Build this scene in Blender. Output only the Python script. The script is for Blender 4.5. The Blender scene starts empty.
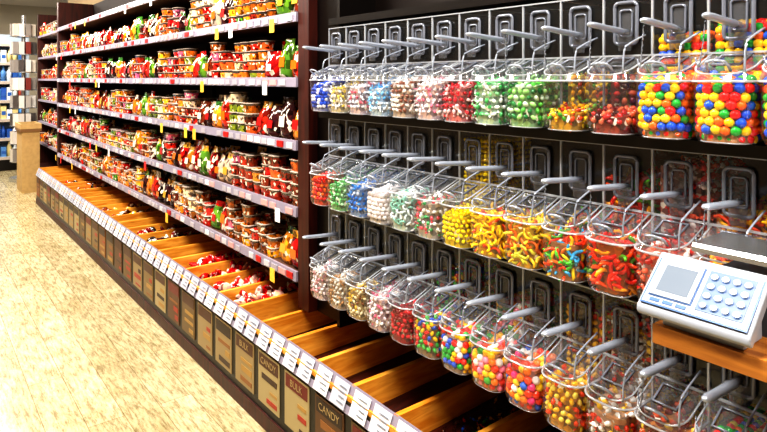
import bpy, bmesh, math, random
import numpy as np
from mathutils import Vector, Matrix
random.seed(7); np.random.seed(7)
H=1.6
THETA=math.atan(473/600.)
scene=bpy.context.scene

# ---------------------------------------------------------------- materials
def lin(h):
    if isinstance(h,tuple): return h
    h=h.lstrip('#'); c=[int(h[i:i+2],16)/255 for i in (0,2,4)]
    return tuple((x/12.92 if x<=.04045 else ((x+.055)/1.055)**2.4) for x in c)
def newmat(name):
    m=bpy.data.materials.new(name); m.use_nodes=True
    nt=m.node_tree; b=nt.nodes['Principled BSDF']; return m,nt,b
def plain(name,col,rough=.5,metal=0.,spec=.5,noise=0.,nscale=20.,emis=None,es=0):
    m,nt,b=newmat(name); c=lin(col)
    b.inputs['Base Color'].default_value=(*c,1); b.inputs['Roughness'].default_value=rough
    b.inputs['Metallic'].default_value=metal; b.inputs['Specular IOR Level'].default_value=spec
    if noise>0:
        n=nt.nodes.new('ShaderNodeTexNoise'); n.inputs['Scale'].default_value=nscale; n.inputs['Detail'].default_value=4
        tc=nt.nodes.new('ShaderNodeTexCoord'); nt.links.new(tc.outputs['Object'],n.inputs['Vector'])
        r=nt.nodes.new('ShaderNodeValToRGB')
        r.color_ramp.elements[0].position=.3; r.color_ramp.elements[1].position=.7
        r.color_ramp.elements[0].color=(*[x*(1-noise) for x in c],1); r.color_ramp.elements[1].color=(*[min(1,x*(1+noise)) for x in c],1)
        nt.links.new(n.outputs['Fac'],r.inputs['Fac']); nt.links.new(r.outputs['Color'],b.inputs['Base Color'])
    if emis:
        b.inputs['Emission Color'].default_value=(*lin(emis),1); b.inputs['Emission Strength'].default_value=es
    return m
def acrylic(name,tint=(.95,.96,.98),base=.04,rough=.05,diff=0.0,dcol=(.8,.84,.9)):
    m=bpy.data.materials.new(name); m.use_nodes=True; nt=m.node_tree; nt.nodes.clear()
    o=nt.nodes.new('ShaderNodeOutputMaterial'); t=nt.nodes.new('ShaderNodeBsdfTransparent'); t.inputs[0].default_value=(*tint,1)
    g=nt.nodes.new('ShaderNodeBsdfGlossy'); g.inputs['Roughness'].default_value=rough; g.inputs['Color'].default_value=(1,1,1,1)
    lw=nt.nodes.new('ShaderNodeLayerWeight'); lw.inputs[0].default_value=.5
    pw=nt.nodes.new('ShaderNodeMath'); pw.operation='POWER'; pw.inputs[1].default_value=4.5
    ma=nt.nodes.new('ShaderNodeMath'); ma.operation='MULTIPLY_ADD'; ma.inputs[1].default_value=.8; ma.inputs[2].default_value=base; ma.use_clamp=True
    mx=nt.nodes.new('ShaderNodeMixShader')
    nt.links.new(lw.outputs['Facing'],pw.inputs[0]); nt.links.new(pw.outputs[0],ma.inputs[0]); nt.links.new(ma.outputs[0],mx.inputs[0])
    nt.links.new(t.outputs[0],mx.inputs[1]); nt.links.new(g.outputs[0],mx.inputs[2])
    last=mx
    if diff>0:
        d=nt.nodes.new('ShaderNodeBsdfDiffuse'); d.inputs[0].default_value=(*dcol,1)
        m2=nt.nodes.new('ShaderNodeMixShader'); m2.inputs[0].default_value=diff
        nt.links.new(mx.outputs[0],m2.inputs[1]); nt.links.new(d.outputs[0],m2.inputs[2]); last=m2
    nt.links.new(last.outputs[0],o.inputs[0]); return m
def colmat(name,rough=.35,mottle=0.,mscale=60.,spec=.5,streak=0.):
    m,nt,b=newmat(name); a=nt.nodes.new('ShaderNodeAttribute'); a.attribute_name='Col'
    b.inputs['Roughness'].default_value=rough; b.inputs['Specular IOR Level'].default_value=spec
    if mottle>0:
        v=nt.nodes.new('ShaderNodeTexVoronoi'); v.inputs['Scale'].default_value=mscale
        tc=nt.nodes.new('ShaderNodeTexCoord'); nt.links.new(tc.outputs['Object'],v.inputs['Vector'])
        sp=nt.nodes.new('ShaderNodeSeparateColor'); nt.links.new(v.outputs['Color'],sp.inputs[0])
        r=nt.nodes.new('ShaderNodeValToRGB'); r.color_ramp.interpolation='CONSTANT'
        e=r.color_ramp.elements; e[0].position=0; e[0].color=(.12,.08,.07,1); e[1].position=.25; e[1].color=(1,1,1,1)
        x=e.new(.7); x.color=(1.9,1.6,1.1,1)
        nt.links.new(sp.outputs[0],r.inputs[0])
        hs=nt.nodes.new('ShaderNodeMixRGB'); hs.blend_type='MULTIPLY'; hs.inputs[0].default_value=mottle
        nt.links.new(a.outputs['Color'],hs.inputs[1]); nt.links.new(r.outputs['Color'],hs.inputs[2])
        h2=nt.nodes.new('ShaderNodeMixRGB'); h2.blend_type='MIX'; cmp=nt.nodes.new('ShaderNodeMath'); cmp.operation='GREATER_THAN'; cmp.inputs[1].default_value=.88
        nt.links.new(sp.outputs[1],cmp.inputs[0]); nt.links.new(cmp.outputs[0],h2.inputs[0]); nt.links.new(hs.outputs[0],h2.inputs[1]); h2.inputs[2].default_value=(.85,.78,.66,1)
        nt.links.new(h2.outputs[0],b.inputs['Base Color'])
    else: nt.links.new(a.outputs['Color'],b.inputs['Base Color'])
    return m
def wood(name,c1,c2,scale=(3,30,30),rough=.45):
    m,nt,b=newmat(name); tc=nt.nodes.new('ShaderNodeTexCoord'); mp=nt.nodes.new('ShaderNodeMapping'); mp.inputs['Scale'].default_value=scale
    n=nt.nodes.new('ShaderNodeTexNoise'); n.inputs['Scale'].default_value=1.5; n.inputs['Detail'].default_value=6; n.inputs['Distortion'].default_value=.6
    r=nt.nodes.new('ShaderNodeValToRGB'); r.color_ramp.elements[0].position=.35; r.color_ramp.elements[1].position=.65
    r.color_ramp.elements[0].color=(*lin(c1),1); r.color_ramp.elements[1].color=(*lin(c2),1)
    nt.links.new(tc.outputs['Object'],mp.inputs[0]); nt.links.new(mp.outputs[0],n.inputs['Vector']); nt.links.new(n.outputs['Fac'],r.inputs[0]); nt.links.new(r.outputs[0],b.inputs['Base Color'])
    b.inputs['Roughness'].default_value=rough; return m

M_ACR=acrylic('clear_acrylic',diff=.015,base=.05)
M_LID=acrylic('clear_lid',base=.09,diff=.06)
M_EDGE=acrylic('acrylic_edge',tint=(.6,.64,.7),base=.2,rough=.12,diff=.34)
M_GREY=plain('grey_plastic','#7c818e',.22,metal=.3)
M_SCOOP=plain('scoop_plastic','#a4acbc',.16,metal=.35)
M_CANDY=colmat('candy_colours',.18)
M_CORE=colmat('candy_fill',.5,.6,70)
M_TUB=colmat('tub_contents',.15,.85,62)
M_TUBLID=plain('tub_lid','#b8aca2',.1)
M_BAG=colmat('bag_film',.1,.75,40)
M_BLACK=plain('black_laminate','#0c0605',.35)
M_RACKB=plain('rack_back','#160b08',.5)
M_BROWN=wood('dark_brown_wood','#2a0a05','#48160c',(20,20,2))
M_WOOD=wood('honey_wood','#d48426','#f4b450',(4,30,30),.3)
M_WOODSHADE=wood('bin_floor_shaded_wood','#2c0803','#5a1c08',(4,30,30),.6)  # shadow on the compartment floors painted in as a dark red wood
M_SHELF=plain('shelf_laminate','#5a4034',.5)
M_STRIP=plain('price_channel','#928c9e',.35)
M_TAG=colmat('price_tags',.4)
M_SILVER=plain('brushed_steel','#c8ccd2',.25,metal=.9)
M_BACK=plain('shelf_back','#1c0e0a',.7)

# ---------------------------------------------------------------- builder
class MB:
    def __init__(s): s.v=[];s.f=[];s.m=[];s.c=[];s.sm=[];s.n=0
    def add(s,vs,fs,mi=0,col=(1,1,1),smooth=False):
        o=s.n; s.v.extend([tuple(p) for p in vs]); s.n+=len(vs)
        for f in fs: s.f.append([i+o for i in f])
        k=len(fs); s.m+= [mi]*k; s.c+= [col]*k; s.sm+=[smooth]*k
    def box(s,x0,x1,y0,y1,z0,z1,mi=0,col=(1,1,1)):
        vs=[(x,y,z) for x in (x0,x1) for y in (y0,y1) for z in (z0,z1)]
        s.add(vs,[(0,1,3,2),(4,6,7,5),(0,4,5,1),(2,3,7,6),(0,2,6,4),(1,5,7,3)],mi,col)
    def quad(s,a,b,c,d,mi=0,col=(1,1,1)): s.add([a,b,c,d],[(0,1,2,3)],mi,col)
    def prism(s,prof,y0,y1,mi=0,col=(1,1,1)):
        n=len(prof); vs=[(x,y0,z) for x,z in prof]+[(x,y1,z) for x,z in prof]
        fs=[(i,(i+1)%n,n+(i+1)%n,n+i) for i in range(n)]+[tuple(range(n))[::-1],tuple(range(n,2*n))]
        s.add(vs,fs,mi,col)
    def loft(s,rings,mi=0,col=(1,1,1),closed=True,cap0=False,cap1=False,smooth=False):
        n=len(rings[0]); vs=[p for r in rings for p in r]; fs=[]
        for k in range(len(rings)-1):
            for i in range(n if closed else n-1):
                j=(i+1)%n; fs.append((k*n+i,k*n+j,(k+1)*n+j,(k+1)*n+i))
        if cap0: fs.append(tuple(range(n))[::-1])
        if cap1: fs.append(tuple(range((len(rings)-1)*n,len(rings)*n)))
        s.add(vs,fs,mi,col,smooth)
    def tube(s,path,r,mi=0,col=(1,1,1),sides=6,closed=False):
        P=[Vector(p) for p in path]; n=len(P); rings=[]
        for i in range(n):
            if closed: t=P[(i+1)%n]-P[i-1]
            else: t=P[min(i+1,n-1)]-P[max(i-1,0)]
            t.normalize(); up=Vector((0,0,1)) if abs(t.z)<.9 else Vector((1,0,0))
            a=t.cross(up).normalized(); b=t.cross(a)
            rr=r[i] if isinstance(r,(list,tuple)) else r
            rings.append([P[i]+rr*(math.cos(2*math.pi*k/sides)*a+math.sin(2*math.pi*k/sides)*b) for k in range(sides)])
        if closed: rings.append(rings[0])
        s.loft(rings,mi,col,True,not closed,not closed,True)
    def mesh(s,name,mats):
        me=bpy.data.meshes.new(name); me.from_pydata(s.v,[],s.f)
        for m in mats: me.materials.append(m)
        me.polygons.foreach_set('material_index',s.m); me.polygons.foreach_set('use_smooth',s.sm)
        ca=me.color_attributes.new('Col','FLOAT_COLOR','CORNER')
        lt=np.array([len(f) for f in s.f]); c=np.array(s.c,dtype=np.float32); c=np.hstack([c,np.ones((len(c),1),np.float32)])
        ca.data.foreach_set('color',np.repeat(c,lt,axis=0).ravel()); me.update(); return me
    def obj(s,name,mats,parent=None,loc=(0,0,0)):
        return mkobj(name,s.mesh(name,mats),parent,loc)
def mkobj(name,me,parent=None,loc=(0,0,0)):
    o=bpy.data.objects.new(name,me); scene.collection.objects.link(o); o.location=loc
    if parent: o.parent=parent
    return o
def empty(name,loc=(0,0,0)):
    o=bpy.data.objects.new(name,None); scene.collection.objects.link(o); o.location=loc; o.empty_display_size=.05; return o

def ico(sub):
    bm=bmesh.new(); bmesh.ops.create_icosphere(bm,subdivisions=sub,radius=1)
    v=np.array([x.co[:] for x in bm.verts]); f=[tuple(q.index for q in p.verts) for p in bm.faces]; bm.free(); return v,f
ICO2=ico(2)
ICOL=ico(1)
ICOM=ico(2)
def worm_t(bend=1.2,n=6,s=5,r=.22):
    m=MB(); path=[]
    for i in range(n):
        a=(i/(n-1)-.5)*bend*2; path.append((math.sin(a)/bend*1.6,(1-math.cos(a))/bend*1.6,.12*math.sin(i*2)))
    m.tube(path,[r*.6]+[r]*(n-2)+[r*.6],sides=s); return np.array(m.v),[tuple(f) for f in m.f]
WORM=worm_t(r=.30)
def wrap_t():
    v,f=ICOL; v=v*np.array([.75,.5,.5]); vs=v.tolist(); fs=list(f)
    for sgn in (-1,1):
        o=len(vs); vs+= [[sgn*.65,0,0],[sgn*1.25,.45,.1],[sgn*1.3,.15,-.3],[sgn*1.3,-.2,.3],[sgn*1.2,-.45,-.1]]
        fs+= [(o,o+1,o+2),(o,o+2,o+3),(o,o+3,o+4)]
    return np.array(vs),fs
WRAP=wrap_t()
BEAN=(ICOL[0]*np.array([1.0,.65,.6]),ICOL[1])
def ring_t():
    m=MB(); m.tube([(math.cos(a)*.75,math.sin(a)*.75,0) for a in np.linspace(0,2*math.pi,9)[:-1]],.32,sides=5,closed=True)
    return np.array(m.v),[tuple(f) for f in m.f]
RING=ring_t()
TYPES={'ball':ICOM,'bigball':ICOM,'bean':BEAN,'worm':WORM,'wrap':WRAP,'ring':RING}
def rotm():
    q=np.random.randn(4); q/=np.linalg.norm(q); w,x,y,z=q
    return np.array([[1-2*(y*y+z*z),2*(x*y-z*w),2*(x*z+y*w)],[2*(x*y+z*w),1-2*(x*x+z*z),2*(y*z-x*w)],[2*(x*z-y*w),2*(y*z+x*w),1-2*(x*x+y*y)]])
def piece(mb,t,p,r,col):
    v,f=TYPES[t]; vv=(v@rotm().T)*r+np.array(p); mb.add(vv.tolist(),f,0,col,True)

# ---------------------------------------------------------------- camera
cam=bpy.data.cameras.new('camera'); co=bpy.data.objects.new('camera',cam); scene.collection.objects.link(co)
co.location=(0,0,H); co.rotation_euler=(math.pi/2,0,-THETA); cam.sensor_width=36; cam.lens=600/767*36; cam.shift_y=-137/767; cam.clip_start=.05
scene.camera=co

# ---------------------------------------------------------------- room
def floor_mat():
    m,nt,b=newmat('plank_floor'); tc=nt.nodes.new('ShaderNodeTexCoord'); mp=nt.nodes.new('ShaderNodeMapping'); mp.inputs['Rotation'].default_value=(0,0,math.pi/2)
    br=nt.nodes.new('ShaderNodeTexBrick'); br.inputs['Scale'].default_value=1; br.inputs['Brick Width'].default_value=1.2; br.inputs['Row Height'].default_value=.16
    br.inputs['Mortar Size'].default_value=.002; br.inputs['Color1'].default_value=(*lin('#cdc3a6'),1); br.inputs['Color2'].default_value=(*lin('#b8ac8c'),1); br.inputs['Mortar'].default_value=(*lin('#948868'),1)
    def streak(sc,s,p0,p1,dark):
        mp2=nt.nodes.new('ShaderNodeMapping'); mp2.inputs['Scale'].default_value=sc
        n=nt.nodes.new('ShaderNodeTexNoise'); n.inputs['Scale'].default_value=s; n.inputs['Detail'].default_value=10; n.inputs['Roughness'].default_value=.8; n.inputs['Distortion'].default_value=.2
        r=nt.nodes.new('ShaderNodeValToRGB'); r.color_ramp.elements[0].position=p0; r.color_ramp.elements[1].position=p1
        r.color_ramp.elements[0].color=(*lin(dark),1); r.color_ramp.elements[1].color=(1,1,1,1)
        nt.links.new(tc.outputs['Object'],mp2.inputs[0]); nt.links.new(mp2.outputs[0],n.inputs['Vector']); nt.links.new(n.outputs['Fac'],r.inputs[0]); return r.outputs[0]
    a=streak((34,5,1),1.6,.40,.54,'#8e815e'); c=streak((3,1.2,1),1.5,.35,.6,'#c4b894')
    mx=nt.nodes.new('ShaderNodeMixRGB'); mx.blend_type='MULTIPLY'; mx.inputs[0].default_value=.7
    mx2=nt.nodes.new('ShaderNodeMixRGB'); mx2.blend_type='MULTIPLY'; mx2.inputs[0].default_value=.7
    nt.links.new(tc.outputs['Object'],mp.inputs[0]); nt.links.new(mp.outputs[0],br.inputs[0])
    nt.links.new(br.outputs[0],mx.inputs[1]); nt.links.new(a,mx.inputs[2]); nt.links.new(mx.outputs[0],mx2.inputs[1]); nt.links.new(c,mx2.inputs[2]); nt.links.new(mx2.outputs[0],b.inputs['Base Color'])
    b.inputs['Roughness'].default_value=.2; return m
def slab(name,x0,x1,y0,y1,z0,z1,mat):
    m=MB(); m.box(x0,x1,y0,y1,z0,z1); return m.obj(name,[mat])
WX=2.02
slab('floor',-3.2,6,-2.6,16.2,-.1,0,floor_mat())
slab('ceiling',-3.2,6,-2.6,16.2,3.3,3.4,plain('ceiling_white','#cfcac4',.8,noise=.05))
slab('wall_right',WX,WX+.1,-2.6,10.9,0,3.3,plain('wall_paint','#a08a68',.8,noise=.05,nscale=3))
slab('wall_left',-3.2,-3.1,-2.6,16.2,0,3.3,plain('wall_paint_l','#8c7c68',.8,noise=.05,nscale=3))
slab('wall_back',-3.2,6,16.1,16.2,0,3.3,plain('wall_paint_b','#bfb4a0',.8,noise=.05,nscale=3))
slab('wall_front',-3.2,WX,-2.6,-2.5,0,3.3,plain('wall_paint_f','#8c8070',.8,noise=.05,nscale=3))

M_LAMP=plain('lamp_diffuser','#ffffff',.5,emis='#fff4e0',es=4)
LY=[-1.2,.9,3.0,5.1,7.2,9.3,11.4,13.5]
LX=.35
for i,y in enumerate(LY):
    m=MB(); m.box(LX-.6,LX+.6,y-.3,y+.3,3.27,3.3,0); m.box(LX-.63,LX-.6,y-.33,y+.33,3.24,3.3,1); m.box(LX+.6,LX+.63,y-.33,y+.33,3.24,3.3,1); m.box(LX-.6,LX+.6,y-.33,y-.3,3.24,3.3,1); m.box(LX-.6,LX+.6,y+.3,y+.33,3.24,3.3,1)
    m.obj('ceiling_light',[M_LAMP,M_SILVER])
    l=bpy.data.lights.new('ceiling_lamp','AREA'); l.shape='RECTANGLE'; l.size=1.1; l.size_y=.5; l.energy=68; l.color=(1,.95,.87)
    lo=bpy.data.objects.new('ceiling_lamp',l); scene.collection.objects.link(lo); lo.location=(LX,y,3.22)
w=bpy.data.worlds.new('w'); scene.world=w; w.use_nodes=True; w.node_tree.nodes['Background'].inputs[0].default_value=(.9,.92,1,1); w.node_tree.nodes['Background'].inputs[1].default_value=.3

# ---------------------------------------------------------------- long shelving (left)
SX=1.5; SY0,SY1=2.6,8.75; SB=1.93
SZ=[.64,.96,1.29,1.605,1.93,2.26]
unit=empty('store_shelving',(0,0,0))
m=MB()
for z in SZ:
    m.box(SX+.01,SB,SY0,SY1,z-.03,z-.008,0)
    m.prism([(SX-.004,z-.045),(SX+.012,z-.045),(SX+.012,z+.004),(SX,z+.004)],SY0,SY1,1)
m.box(SB,SB+.05,SY0,SY1+.09,.47,2.6,2)
m.box(SX+.01,SB,SY0-.1,SY0,0.47,2.6,3)
m.box(SX+.01,SB,SY1,SY1+.09,0.47,2.6,3)
for yy in (4.65,6.7): 
    m.box(SB-.03,SB,yy-.02,yy+.02,.47,2.6,2)
m.obj('frame',[M_SHELF,M_STRIP,M_BACK,M_BROWN],unit)
m=MB(); tagc=[lin('#c8c6ce'),lin('#b8b4be'),lin('#a8a4b0'),lin('#a8a4b0'),lin('#d0a0a0'),lin('#b81818'),lin('#e4e2e6')]
for z in SZ:
    y=SY0+.03
    while y<SY1-.08:
        wd=random.uniform(.05,.075)
        if random.random()<.85: m.box(SX-.008,SX-.002,y,y+wd,z-.038,z-.008,0,random.choice(tagc))
        y+=wd+random.uniform(.012,.05)
    for k in range(5):
        y=random.uniform(SY0,SY1); m.box(SX-.03,SX-.028,y,y+.05,z-.09,z-.02,0,random.choice([lin('#f3c94a'),lin('#e9262b'),lin('#ffffff')]))
m.obj('price_tags',[M_TAG],unit)

tubcols=[lin(c) for c in ('#c8261c','#e0642a','#b01018','#f08a2c','#8a4a14','#e8a83c','#e9d8c0','#b2281c','#5a1c10','#d9602c','#4f902c','#d8c0a0','#d03030','#9a5a1c','#c0608a','#8a4a1a','#d87828','#e09030','#983020','#b85820','#6a2010','#f0b030','#c87020','#7a8a30')]
def rsq(x,y,z,s,k,n):
    return [(x+s*k*math.copysign(abs(math.cos(a))**.6,math.cos(a)),y+s*k*math.copysign(abs(math.sin(a))**.6,math.sin(a)),z) for a in [2*math.pi*(i+.5)/n for i in range(n)]]
M_TCLR=acrylic('clear_tub_wall',tint=(.95,.93,.9),base=.10,rough=.06,diff=.04)
def tub(mb,x,y,z,s,h,col,lid=0):
    n=8; f=random.uniform(.62,.8)
    mb.loft([rsq(x,y,z,s,.84,n),rsq(x,y,z+h*f,s,.96,n)],0,col,cap0=True,cap1=True)
    mb.loft([rsq(x,y,z+h*f,s,.97,n),rsq(x,y,z+h*.9,s,1.0,n)],5,col)
    rr=[rsq(x,y,z+h*.89,s,1.0,n),rsq(x,y,z+h*.9,s,1.08,n),rsq(x,y,z+h*.95,s,1.08,n),rsq(x,y,z+h*.99,s,.9,n)]
    k=5 if lid else 1
    mb.loft(rr,1,(1,1,1)); mb.add(rr[-1],[tuple(range(n))],2 if lid else 1,col)
def bag(mb,x,y,z,w,h,col,tc):
    d=w*.3; lean=random.uniform(-.02,.03); tw=random.uniform(-.25,.25)
    lv=[(0,.9,.6),(.12,1,1),(.4,1,1.15),(.68,.97,.85),(.82,.93,.4),(.9,.95,.12),(1,.98,.07)]
    rings=[]
    for t,kw,kd in lv:
        rings.append([(x+d*kd*math.cos(a)+lean*t+tw*w*.5*kw*math.sin(a),y+w*.5*kw*math.copysign(abs(math.sin(a))**.7,math.sin(a))+random.uniform(-.004,.004),z+h*t+random.uniform(-.003,.003)) for a in [2*math.pi*i/10 for i in range(10)]])
    mb.loft(rings[:5],3,col,cap0=True,smooth=True); mb.loft(rings[4:],3,tc,smooth=True)
    mb.add([(x-d*1.2+lean*.3,y-w*.22,z+h*.3),(x-d*1.2+lean*.3,y+w*.22,z+h*.3),(x-d*1.12+lean*.5,y+w*.22,z+h*.55),(x-d*1.12+lean*.5,y-w*.22,z+h*.55)],[(0,1,2,3)],4,random.choice([lin('#e8e0d0'),lin('#c8a040'),lin('#b02020'),lin('#d07020')]))
def fill_shelf(z,y0,y1,hmax,seed,x0=SX+.07):
    random.seed(seed); mb=MB(); y=y0+.06
    while y<y1-.06:
        kind=random.random()
        run=random.randint(1,4); base=random.choice(tubcols); s=random.choice([.043,.048,.052]); hh=random.choice([.055,.06,.07])
        if kind<.68:
            for k in range(run):
                if y>y1-.06: break
                for dx in (0,.115,.23):
                    ns=int(hmax/hh)-random.choice([0,0,1,1,2])
                    if dx>0: ns=max(1,ns-1)
                    for q in range(max(2,ns)):
                        c=base if random.random()<.4 else random.choice(tubcols)
                        tub(mb,x0+dx+random.uniform(-.01,.01),y+random.uniform(-.006,.006),z+q*hh,s,hh,c,random.random()<.6)
                y+=s*2.2+.006
        else:
            for k in range(run):
                if y>y1-.07: break
                c=random.choice([lin('#2a1512'),lin('#8f1216'),lin('#6a2a18'),lin('#b9a798'),lin('#b62a1e'),lin('#3a1a20'),lin('#b06a20'),lin('#d88a28'),lin('#5a8a30')])
                t=random.choice([lin('#b8141c'),lin('#c8c2c0'),lin('#d0a040'),lin('#3f7a3a'),c,c])
                for dx in (0,.09,.18): bag(mb,x0+dx,y,z,.13,min(hmax,random.uniform(.15,.22)),c,t)
                y+=.135
    return mb
M_CLR=colmat('tub_wall_label',.12)
TM=[M_TUB,M_TUBLID,M_TUB,M_BAG,M_CLR,M_TCLR]
for i,z in enumerate(SZ[:-1]):
    fill_shelf(z-.008+.001,SY0+.01,SY1,.25,20+i).obj('candy_tubs',TM,unit)

# ---------------------------------------------------------------- low wooden bulk bins
WF=1.28
run_=empty('wooden_bulk_bins',(0,0,0))
m=MB(); PY=.25; y_end=8.83; ys=[]
y=y_end
while y>-.6: ys.append(y); y-=PY
ymin=ys[-1]
for y in ys:
    m.box(WF+.02,SB-.02,y-.011,y+.011,.10,.455,0)
FZ=lambda x:.345+(x-WF)*.03
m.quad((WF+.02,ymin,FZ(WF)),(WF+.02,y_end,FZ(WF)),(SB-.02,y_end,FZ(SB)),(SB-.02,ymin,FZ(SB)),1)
m.box(WF,WF+.02,ymin,y_end+.01,.10,.42,0)
m.box(SB-.02,SB,ymin,y_end+.01,.1,.455,2)
m.box(WF+.03,SB,ymin,y_end,0,.1,3)
m.box(WF-.004,WF,ymin,y_end+.01,.07,.40,3)
m.box(WF-.012,WF+.02,ymin,y_end+.01,.0,.07,2)
m.prism([(WF-.014,.36),(WF,.36),(WF+.030,.45),(WF+.022,.458)],ymin,y_end+.01,4)
m.obj('bins',[M_WOOD,M_WOODSHADE,M_BROWN,M_BLACK,M_STRIP],run_)
m=MB(); random.seed(5)
for y in ys[:-1]:
    for k,off in enumerate((.02,.140)):
        ya=y-off-.098; x0,z0,x1,z1=WF-.016,.368,WF+.018,.452
        m.add([(x0-.003,ya,z0),(x0-.003,ya+.096,z0),(x1-.003,ya+.096,z1),(x1-.003,ya,z1)],[(0,1,2,3)],0,lin(random.choice(['#e4e4ea','#d0d0dc','#bcbecc'])))
        for q in (.2,.4,.6,.78):
            xa=x0+(x1-x0)*q; za=z0+(z1-z0)*q
            m.add([(xa-.007,ya+.01,za),(xa-.007,ya+random.uniform(.045,.085),za),(xa-.0052,ya+.05,za+.004),(xa-.0052,ya+.01,za+.004)],[(0,1,2,3)],0,lin('#808694'))
    bc=random.choice(['#98845e','#7f6a44','#a89870','#6a5432','#5a3a1e','#8a5a2a'])
    m.box(WF-.008,WF-.004,y-.225,y-.025,.11,.345,0,lin(bc))
    m.box(WF-.0095,WF-.008,y-.215,y-.035,.28,.335,0,lin(random.choice(['#4a2414','#2c1a14','#6a1a18'])))
    for k in range(3):
        z=.13+k*.048; m.box(WF-.0095,WF-.008,y-.205,y-.205+random.uniform(.05,.15),z,z+random.uniform(.012,.03),0,lin(random.choice(['#8a5a2a','#3c2418','#a88444','#a03020'])))
m.obj('label_cards',[M_TAG],run_)
M_TXT=plain('sign_ink','#a08a60',.5)
for k,y in enumerate(ys[:-1]):
    if 1.2<y<3.0:
        fc=bpy.data.curves.new('sign_text','FONT'); fc.body='CANDY' if k%2 else 'BULK'; fc.size=.042; fc.extrude=.0005; fc.align_x='CENTER'
        t=bpy.data.objects.new('sign_text',fc); scene.collection.objects.link(t); t.parent=run_
        t.location=(WF-.0105,y-.125,.293); t.rotation_euler=(math.pi/2,0,-math.pi/2); fc.materials.append(M_TXT)
def binstock(y,cols,n,size,kind):
    mb=MB()
    for i in range(n):
        x=random.uniform(WF+.08,SB-.12); z=FZ(x)+random.uniform(.015,.08)
        yy=y-PY/2+random.uniform(-.08,.08)
        if kind=='bag':
            c=random.choice(cols); v=ICO2[0]*np.array([.045,.035,.014]); vv=v@rotm().T+np.array((x,yy,z)); mb.add(vv.tolist(),ICO2[1],0,c,True)
        else: piece(mb,kind,(x,yy,FZ(x)+random.uniform(.008,.02)),size,random.choice(cols))
    mb.obj('loose_candy',[M_BAG if kind=='bag' else M_CANDY],run_)
random.seed(9)
red=[lin('#d01018'),lin('#a00c14'),lin('#c01418'),lin('#e0b0a8')]
dark=[lin('#1c1012'),lin('#3a1a14'),lin('#801014')]
for y in ys:
    if 3.0<y<3.9: binstock(y,red,60,0,'bag')
    elif 4.4<y<4.9: binstock(y,dark,50,0,'bag')
    elif 5.5<y<6.0: binstock(y,[lin('#e0b040'),lin('#804020')],40,0,'bag')
    elif 1.3<y<1.6: binstock(y,[lin(c) for c in('#d02020','#30a040','#f0c020','#3060d0','#402018','#502818')],90,.012,'wrap')
    elif 7<y<7.6: binstock(y,red+dark,50,0,'bag')

# ---------------------------------------------------------------- dispenser rack
AB=1.35; HX=1.47; HB=1.72; P=.1354; Y0=2.19; NB=16
rows=[H-.14,H-.54,H-.94]
yN=Y0-P*(NB-.5)-.01; yT=Y0+P*.5+.005
rack=empty('dispenser_rack')
m=MB()
m.box(HB+.015,HB+.05,yN,2.5,.47,2.6,2)
for i,z in enumerate(rows):
    m.box(HX-(.05 if i==0 else -.01),HB+.015,yN,yT,z-.03,z-.002,0)
m.box(HX,HB+.015,yN,yT,H+.24,H+.27,0)
m.box(1.53,HB+.015,yT+.0,yT+.02,.47,2.6,0)
m.box(1.56,HB+.015,yT+.02,SY0-.1,.47,2.6,0)
m.box(1.50,HB+.05,yN-.03,yN,.47,2.6,1)
m.obj('frame',[M_BLACK,M_BROWN,M_RACKB],rack)

D=HX-AB; W=.0645; R=.046
def outline(inset=0,z=0.,nA=6,zf=None):
    d=D-inset; w=W-inset; r=max(.01,R-inset); pts=[(0,-w)]
    for i in range(nA+1):
        a=math.pi*1.5-i*(math.pi/2)/nA; pts.append((-d+r+r*math.cos(a),-w+r+r*math.sin(a)))
    for i in range(nA+1):
        a=math.pi-i*(math.pi/2)/nA; pts.append((-d+r+r*math.cos(a),w-r+r*math.sin(a)))
    pts.append((0,w))
    return [(x,y,(zf(x) if zf else z)) for x,y in pts]
BH=.135
mb=MB()
mb.loft([outline(.018,0),outline(.008,.005),outline(.003,.016),outline(0,.035),outline(0,BH)],0,closed=False,smooth=True)
mb.add(outline(.018,0),[tuple(range(16))],0)
mb.tube(outline(-.002,BH),.0030,1,sides=6)
mb.tube(outline(.014,.003),.0016,1,sides=4)
hw=P/2-.001; HT=.366
mb.quad((0,-hw,0),(0,hw,0),(0,hw,HT),(0,-hw,HT),0)
mb.quad((0,-hw,0),(.245,-hw,0),(.245,-hw,HT),(0,-hw,HT),0)
for s in (-1,1): mb.box(-.003,.003,s*hw-.0016,s*hw+.0016,0,HT,1)
mb.box(-.004,.004,-hw,hw,HT-.004,HT,1); mb.box(-.005,.002,-hw,hw,.198,.203,1)
mb.box(0,.245,-hw-.001,-hw+.001,HT-.004,HT,1)
ME_BODY=mb.mesh('bin_body',[M_ACR,M_EDGE])
zf=lambda x: BH+.012+.05*min(1,(x+D)/D)**.9 if x>-D else BH+.012
mb=MB()
mb.loft([outline(-.003,BH+.003),outline(.004,0,zf=zf)],0,closed=False,smooth=True)
lo_=outline(.004,0,zf=zf); mb.add(lo_,[tuple(range(len(lo_)))],0)
mb.tube([(x,y,z+.001) for x,y,z in lo_],.0024,1,sides=5)
def onlid(x,y,dz=0): return (x,y,zf(x)+dz)
pth=[onlid(-.075,-.028,.004),onlid(-.075,.028,.004),onlid(-.02,.03,.004),onlid(-.02,-.03,.004)]
mb.tube(pth,.0036,2,sides=6,closed=True)
for s in (-1,):
    arc=[(-.112+.02*(1-math.cos(t)),s*.052,zf(-.11)+.004+.07*math.sin(t)) if t<1.2 else (-.112+.02+.085*((t-1.2)/.9)**1.2,s*.052,zf(-.11)+.004+.0652+.03*((t-1.2)/.9)) for t in np.linspace(0,2.1,12)]
    mb.tube(arc,.0026,3,sides=6)
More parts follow.
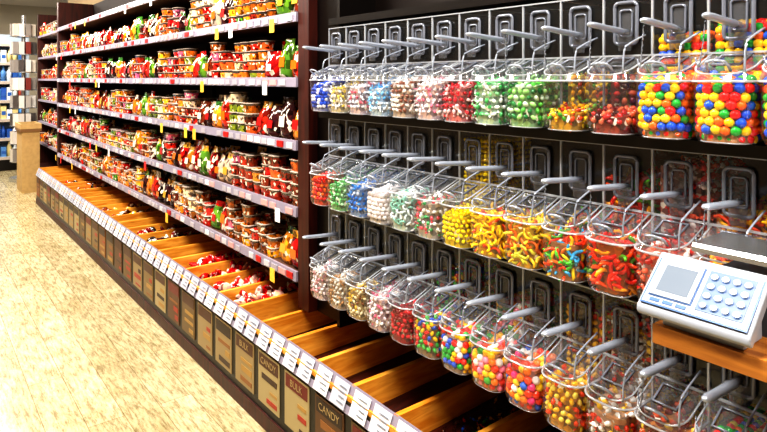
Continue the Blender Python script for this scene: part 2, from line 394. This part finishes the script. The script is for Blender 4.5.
mb.tube([(-.104,-.022,zf(-.1)),(-.118,-.022,zf(-.1)+.012),(-.128,-.018,zf(-.1)+.02),(-.132,0,zf(-.1)+.023),(-.128,.018,zf(-.1)+.02),(-.118,.022,zf(-.1)+.012),(-.104,.022,zf(-.1))],.0036,3,sides=6)
ME_LID=mb.mesh('lid',[M_LID,M_EDGE,M_GREY,M_SCOOP])
mb=MB()
def rrect(cx,hy,hz,cz,r,x):
    pts=[]
    for (sy,sz,a0) in ((1,1,0),(-1,1,90),(-1,-1,180),(1,-1,270)):
        for k in range(4):
            a=math.radians(a0+k*30); pts.append((x,cx+sy*(hy-r)+r*math.cos(a),cz+sz*(hz-r)+r*math.sin(a)))
    return pts
mb.tube(rrect(0,.031,.054,.285,.012,-.008),.005,0,sides=6,closed=True)
mb.tube(rrect(0,.017,.034,.285,.008,-.006),.003,0,sides=5,closed=True)
mb.add(rrect(0,.029,.052,.285,.012,-.003),[tuple(range(16))],2)
rings=[]
for x,hy,hz,z in ((-.004,.008,.008,.262),(-.03,.010,.008,.263),(-.045,.014,.009,.264),(-.10,.0125,.008,.268),(-.15,.013,.008,.272),(-.168,.011,.007,.273),(-.176,.006,.004,.273)):
    rings.append([(x,hy*math.cos(a),z+hz*math.sin(a)) for a in np.linspace(0,2*math.pi,9)[:-1]])
mb.loft(rings,1,(1,1,1),True,True,True,True)
rg=[]
for t in np.linspace(0,1,5):
    rr=.018-.004*t; z=.262-.05*t
    rg.append([(-.012-rr*math.sin(a),rr*1.2*math.cos(a),z) for a in np.linspace(0,math.pi,7)])
mb.loft(rg,3,closed=False,smooth=True)
M_FROST=acrylic('frosted_plate',tint=(.6,.6,.64),base=.06,rough=.2,diff=.14,dcol=(.45,.47,.52))
ME_SCOOP=mb.mesh('scoop_and_holder',[M_GREY,M_SCOOP,M_FROST,M_FROST])
mb=MB(); path=[]
for i in range(120):
    t=i/119; a=t*2*math.pi*14
    cx=-.15+.055*t; cz=.262-.075*math.sin(t*math.pi*.5)-.03*math.sin(t*math.pi); cy=.01+.045*t
    path.append((cx+.005*math.cos(a),cy+.0015*math.cos(a),cz+.005*math.sin(a)))
mb.tube(path,.0012,0,sides=4)
ME_COIL=mb.mesh('tether',[M_SCOOP])

def pal(*c): return [lin(x) for x in c]
G=('#f01818','#f8c400','#1858d8','#18a838','#f86a10','#f8d020')
ROW1=[('ball',.009,pal('#1838a0','#2858d0','#e8e8f0')),('wrap',.012,pal('#e8d060','#f0f0f0','#c0b090')),('wrap',.012,pal('#f4f4f8','#d06070','#e0e4f0')),
 ('wrap',.012,pal('#58a8e8','#e8f4ff','#88c8f4','#ffffff')),('bean',.011,pal('#f0e8e0','#8a5440','#e8d8d0')),('wrap',.012,pal('#f4e8ec','#e08098','#ffffff')),
 ('wrap',.013,pal('#c01828','#e83040','#f8d0d0')),('wrap',.013,pal('#4fb868','#f0f8f0','#98dca0','#ffffff')),('bean',.012,pal('#58b848','#207838','#a8e088','#e0f0d8')),
 ('wrap',.013,pal('#f0a818','#f8d838','#d84818','#50a030')),('bean',.013,pal('#7a1018','#b82828','#401010','#e07050')),('bigball',.0115,pal(*G)),('bigball',.0115,pal(*G)),('bigball',.0115,pal(*G)),('bean',.012,pal('#401c10','#70341c')),('ball',.01,pal(*G))]
ROW2=[('bean',.012,pal('#e02818','#f07020','#d01828')),('wrap',.012,pal('#28a048','#80d080','#c8f0c8')),('wrap',.013,pal('#2878d0','#e8f0ff','#4898e8')),
 ('ball',.010,pal('#f0ecec','#d8cccc')),('ring',.012,pal('#e0ecec','#98d0c0','#f4f4f4')),('wrap',.013,pal('#f0f0f0','#40a060','#e05060','#ffffff')),
 ('bean',.010,pal('#f8e000','#f4d000')),('worm',.015,pal('#f8c818','#e85018','#f8e020','#f8c818')),('worm',.015,pal('#f8c818','#f07818','#e8e048')),
 ('worm',.015,pal('#38a0d0','#f04818','#f8d020','#50b838','#e87020','#e83820')),('worm',.019,pal('#e82c10','#f05010','#58a020','#f8a818','#d82010')),('wrap',.015,pal('#d02018','#f4e8e0','#e86848')),
 ('worm',.015,pal('#f05020','#f8c020')),('ball',.01,pal(*G)),('bean',.012,pal('#e82020','#f8f0f0')),('ball',.01,pal(*G))]
ROW3=[('wrap',.012,pal('#f0e0e4','#d898a4','#ffffff')),('wrap',.012,pal('#f0ece4','#b88858')),('wrap',.012,pal('#e8c048','#784018','#f4e8c0')),
 ('wrap',.013,pal('#f0e4ec','#d86088','#ffffff')),('bean',.012,pal('#c01020','#e02838','#801018')),('bean',.012,pal('#2858c8','#e02828','#48b048','#f8c818')),
 ('ball',.011,pal('#f01818','#f8c400','#1858d8','#18a838','#f4f4f4')),('ball',.0125,pal('#f04020','#f8c020','#f890a8','#48a838','#f0f0e8','#f07818')),('ball',.0125,pal('#f04020','#f8d030','#2868d8','#f0f0f0','#e83880','#f07818')),
 ('bean',.012,pal('#f0b818','#e84818','#f8e060')),('wrap',.014,pal('#f0c020','#e03818','#ffffff')),('bean',.013,pal('#f8d048','#e85818','#782010')),
 ('ball',.01,pal(*G)),('worm',.015,pal('#f05020','#f8c020')),('bean',.012,pal('#e82020','#f8f0f0')),('ball',.01,pal(*G))]
hopfill={(0,11):.24,(0,12):.26,(0,13):.26,(1,7):.10,(1,10):.26,(1,11):.32,(1,12):.22,(2,9):.28,(2,10):.3,(2,5):.25,(2,7):.22,(1,6):.33}
def candy(t,r,cols,lvl,fill=0,hop=None):
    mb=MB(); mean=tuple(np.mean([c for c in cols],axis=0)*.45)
    ins=r*.95+.003
    zt=lvl
    ol=[Vector(p) for p in outline(ins,0)]; L=[0]
    for a,b in zip(ol,ol[1:]): L.append(L[-1]+(b-a).length)
    step=r*(1.75 if t!='worm' else 1.2); nl=0; z=r*.95+.002
    while z<zt:
        s=(nl%2)*step*.5
        while s<L[-1]:
            k=max(i for i in range(len(L)) if L[i]<=s); k=min(k,len(L)-2); u=(s-L[k])/(L[k+1]-L[k]+1e-9); p=ol[k].lerp(ol[k+1],u)
            sh=1-.2*max(0,1-z/.03)
            piece(mb,t,(p.x*sh if p.x<-.03 else p.x,p.y*sh+random.uniform(-.001,.001),z+random.uniform(-.0015,.0015)),r*random.uniform(.93,1.03),random.choice(cols)); s+=step*random.uniform(.95,1.08)
        z+=step*.88; nl+=1
    x=-r
    while x>-(D-ins):
        y=-(W-ins)
        while y<W-ins:
            if not(x<-(D-R) and (abs(x+D-R)**2+max(0,abs(y)-(W-R))**2)**.5>R-ins):
                piece(mb,t,(x+random.uniform(-.002,.002),y+random.uniform(-.002,.002),zt+(x+D)*.22+random.uniform(-.002,.003)),r,random.choice(cols))
            y+=step
        x-=step
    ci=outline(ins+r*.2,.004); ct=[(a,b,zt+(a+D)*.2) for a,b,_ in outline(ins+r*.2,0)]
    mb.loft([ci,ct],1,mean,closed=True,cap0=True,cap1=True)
    if hop:
        z=.02
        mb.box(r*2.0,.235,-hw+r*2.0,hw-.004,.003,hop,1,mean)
        while z<hop+r:
            y=-hw+r+.002
            while y<hw-r:
                piece(mb,t,(r+.003,y,z+random.uniform(-.002,.002)),r,random.choice(cols)); y+=step
            x=r*2.5
            while x<.23:
                piece(mb,t,(x,-hw+r+.002,z+random.uniform(-.002,.002)),r,random.choice(cols)); x+=step
            z+=step*.9
        for x in np.arange(r*2,.23,step):
            for y in np.arange(-hw+r,hw-r,step): piece(mb,t,(x,y,hop+r*.5),r,random.choice(cols))
    return mb.mesh('candy',[M_CANDY,M_CORE])
random.seed(11); np.random.seed(11)
for ri,(zb,R_) in enumerate(zip(rows,(ROW1,ROW2,ROW3))):
    for n in range(NB):
        t,r,cols=R_[n]
        e=empty('bulk_candy_dispenser',(HX,Y0-P*n,zb))
        mkobj('bin_body',ME_BODY,e); 
        mkobj('lid',ME_LID,e); mkobj('scoop_and_holder',ME_SCOOP,e)
        if n>=8: mkobj('tether',ME_COIL,e)
        lvl=random.uniform(.09,.12)
        if ri==0 and n in (11,12,13): lvl=.125
        if ri==0 and n in(9,10): lvl=.04
        mkobj('candy',candy(t,r,cols,lvl,hop=hopfill.get((ri,n), random.choice([None,None,.1,.14]) )),e)

# ---------------------------------------------------------------- scale + its shelf
m=MB()
zt=H-.462
m.box(1.10,1.335,-.35,.575,zt-.035,zt,0)
for y in (.50,.0): m.box(1.13,HX+.012,y-.012,y+.012,zt-.051,zt-.035,1)
m.box(HX+.008,HX+.012,-.2,.6,zt-.09,zt-.03,1)
m.obj('scale_shelf',[wood('counter_wood','#8a5020','#c4843c',(30,4,30)),M_BLACK],rack)
sc=empty('weighing_scale',(0,0,0))
M_SCW=plain('scale_casing','#9aa0ac',.35); M_SCB=plain('scale_blue','#345c94',.35); M_LCD=plain('lcd','#6c7684',.15); M_LCDF=plain('lcd_frame','#a4acb8',.3); M_KEYB=plain('keypad_blue','#4c6488',.4); M_KEY=plain('keys','#c4c8d0',.4)
m=MB()
ya,yb=.40,.597
fx,fz,bx,bz=1.08,H-.425,1.18,H-.345
m.prism([(fx+.012,fz-.022),(fx,fz-.014),(fx,fz-.003),(fx+.004,fz+.002),(bx-.004,bz+.002),(bx+.004,bz-.002),(bx+.004,bz-.02)],ya,yb,0)
m.prism([(fx+.03,zt),(fx+.03,fz-.012),(bx+.004,bz-.02),(bx+.01,zt)],ya+.02,yb-.035,0)
o=m.obj('terminal_casing',[M_SCW],sc); bv=o.modifiers.new('b','BEVEL'); bv.width=.004; bv.segments=3
A=Vector((fx,yb,fz)); U=Vector((0,-1,0)); V=(Vector((bx,0,bz))-Vector((fx,0,fz))).normalized(); N=U.cross(V); 
if N.z<0: N=-N
m=MB()
def pq(u0,u1,v0,v1,h0,h1,mi,col=(1,1,1)):
    vs=[A+U*u+V*v+N*h for h in (h0,h1) for u,v in ((u0,v0),(u1,v0),(u1,v1),(u0,v1))]
    m.add(vs,[(0,1,2,3),(7,6,5,4),(0,4,5,1),(1,5,6,2),(2,6,7,3),(3,7,4,0)],mi,col)
pq(.006,.191,.006,.122,.0015,.0035,1); pq(.009,.188,.009,.119,.003,.0042,0)
pq(.016,.094,.024,.108,.004,.006,1); pq(.018,.092,.026,.106,.004,.008,3); pq(.026,.084,.036,.096,.008,.0085,2)
pq(.102,.180,.020,.108,.004,.0052,4)
for i in range(4):
    for j in range(4):
        u=.113+i*.0188; v=.031+j*.021
        for rr,h0,h1,mi in ((.0076,.005,.0062,6),(.0060,.006,.0085,7 if j else 5)):
            c=[A+U*(u+rr*math.cos(a))+V*(v+rr*math.sin(a))+N*h0 for a in np.linspace(0,2*math.pi,13)[:-1]]
            c2=[p+N*(h1-h0) for p in c]; m.loft([c,c2],mi,cap1=True)
for i in range(3): pq(.022+i*.024,.04+i*.024,.013,.020,.004,.0055,1)
m.obj('terminal_panel',[M_SCW,M_SCB,M_LCD,M_LCDF,M_KEYB,M_GREY,M_SCB,M_KEY],sc)
m=MB()
m.box(1.20,1.325,.15,.52,zt,H-.37,0); m.box(1.24,1.29,.3,.36,H-.37,H-.335,0)
m.prism([(1.192,H-.325),(1.198,H-.318),(1.325,H-.318),(1.332,H-.325),(1.332,H-.334),(1.192,H-.334)],.13,.545,1)
m.obj('platter',[plain('scale_base','#4c5058',.4),M_SILVER],sc)

# ---------------------------------------------------------------- far end
es=empty('end_shelving')
ey=SY1+.10
m=MB()
for z in SZ: m.box(SX+.05,SB,ey,10.6,z-.03,z,0); 
m.box(SX+.05,SB,10.6,10.66,0,2.6,1); m.box(SX+.03,SB,ey,10.6,0,.3,1); m.box(SB,SB+.04,ey,10.66,0,2.6,2)
m.obj('frame',[M_STRIP,M_BROWN,M_BACK],es)
for i,z in enumerate(SZ): fill_shelf(z+.001,SY1+.12,10.56,.2,60+i,SX+.11).obj('packaged_sweets',TM,es)
m=MB(); m.box(1.22,1.44,9.7,10.2,0,.9,0); m.box(1.20,1.46,9.68,10.22,.86,.9,1); 
m.box(1.20,1.22,9.68,10.22,.9,.97,0); m.box(1.44,1.46,9.68,10.22,.9,.97,0); m.box(1.22,1.44,9.68,9.7,.9,.97,0); m.box(1.22,1.44,10.2,10.22,.9,.97,0)
m.obj('display_bin',[plain('kraft_board','#b89a68',.7,noise=.1),plain('tan_trim','#7a5a36',.6)])
m=MB()
def cyl(m,x,y,r,z0,z1,mi,col=(1,1,1),n=16): m.loft([[(x+r*math.cos(a),y+r*math.sin(a),z) for a in np.linspace(0,2*math.pi,n+1)[:-1]] for z in (z0,z1)],mi,col,True,True,True)
px,py=1.40,10.95
cyl(m,px,py,.03,0,2.6,0); cyl(m,px,py,.2,0,.06,0)
random.seed(3)
for k in range(8):
    z=.3+k*.28; cyl(m,px,py,.19,z,z+.012,0)
    for j in range(10):
        a=j*math.pi/5; x=px+.145*math.cos(a); y=py+.145*math.sin(a); c=lin(random.choice(['#a9a4a0','#c8c4c0','#7a3028','#8a8480','#c8c0b4','#504a48','#d8d4d0']))
        m.box(x-.035,x+.035,y-.035,y+.035,z+.013,z+.2,1,c)
m.obj('spinner_rack',[M_SILVER,M_TAG])
g=empty('drinks_gondola',(0,0,0)); m=MB()
gx0,gx1,gy=-1.6,1.62,12.3
m.box(gx0,gx1,gy+.4,gy+.45,0,2.4,0); m.box(gx0,gx1,gy,gy+.4,0,.22,1)
for z in (.22,.55,.88,1.21,1.54,1.87,2.2): m.box(gx0,gx1,gy,gy+.4,z,z+.025,0); m.box(gx0,gx1,gy-.01,gy,z-.03,z+.02,2)
m.box(gx1,gx1+.04,gy,gy+.45,0,2.4,0); m.box(gx0-.04,gx0,gy,gy+.45,0,2.4,0)
m.obj('frame',[plain('gondola_metal','#a8b4c0',.5),M_BLACK,M_TUBLID],g)
m=MB()
for z in (.245,.575,.905,1.235,1.565,1.895):
    x=gx0+.06
    while x<gx1-.05:
        c=lin(random.choice(['#2858a8','#4a90d8','#e8f0f4','#a8c8e8','#f0f0f0','#5888c0','#d8c890','#a04838','#ffffff']))
        if random.random()<.5:
            h=random.uniform(.2,.27)
            m.loft([[(x+r*math.cos(a),gy+.07+r*math.sin(a),z+h*t) for a in np.linspace(0,2*math.pi,9)[:-1]] for t,r in ((0,.040),(.65,.041),(.82,.016),(1,.016))],0,c,True,True,True,True)
        else:
            h=random.uniform(.14,.25); m.box(x-.04,x+.04,gy+.02,gy+.2,z,z+h,0,c); m.box(x-.03,x+.03,gy+.015,gy+.02,z+h*.3,z+h*.6,0,lin('#3060a8'))
        x+=.088
m.obj('bottles',[M_TAG],g)

scene.view_settings.view_transform='Standard'
scene.view_settings.look='High Contrast'
scene.view_settings.exposure=.3
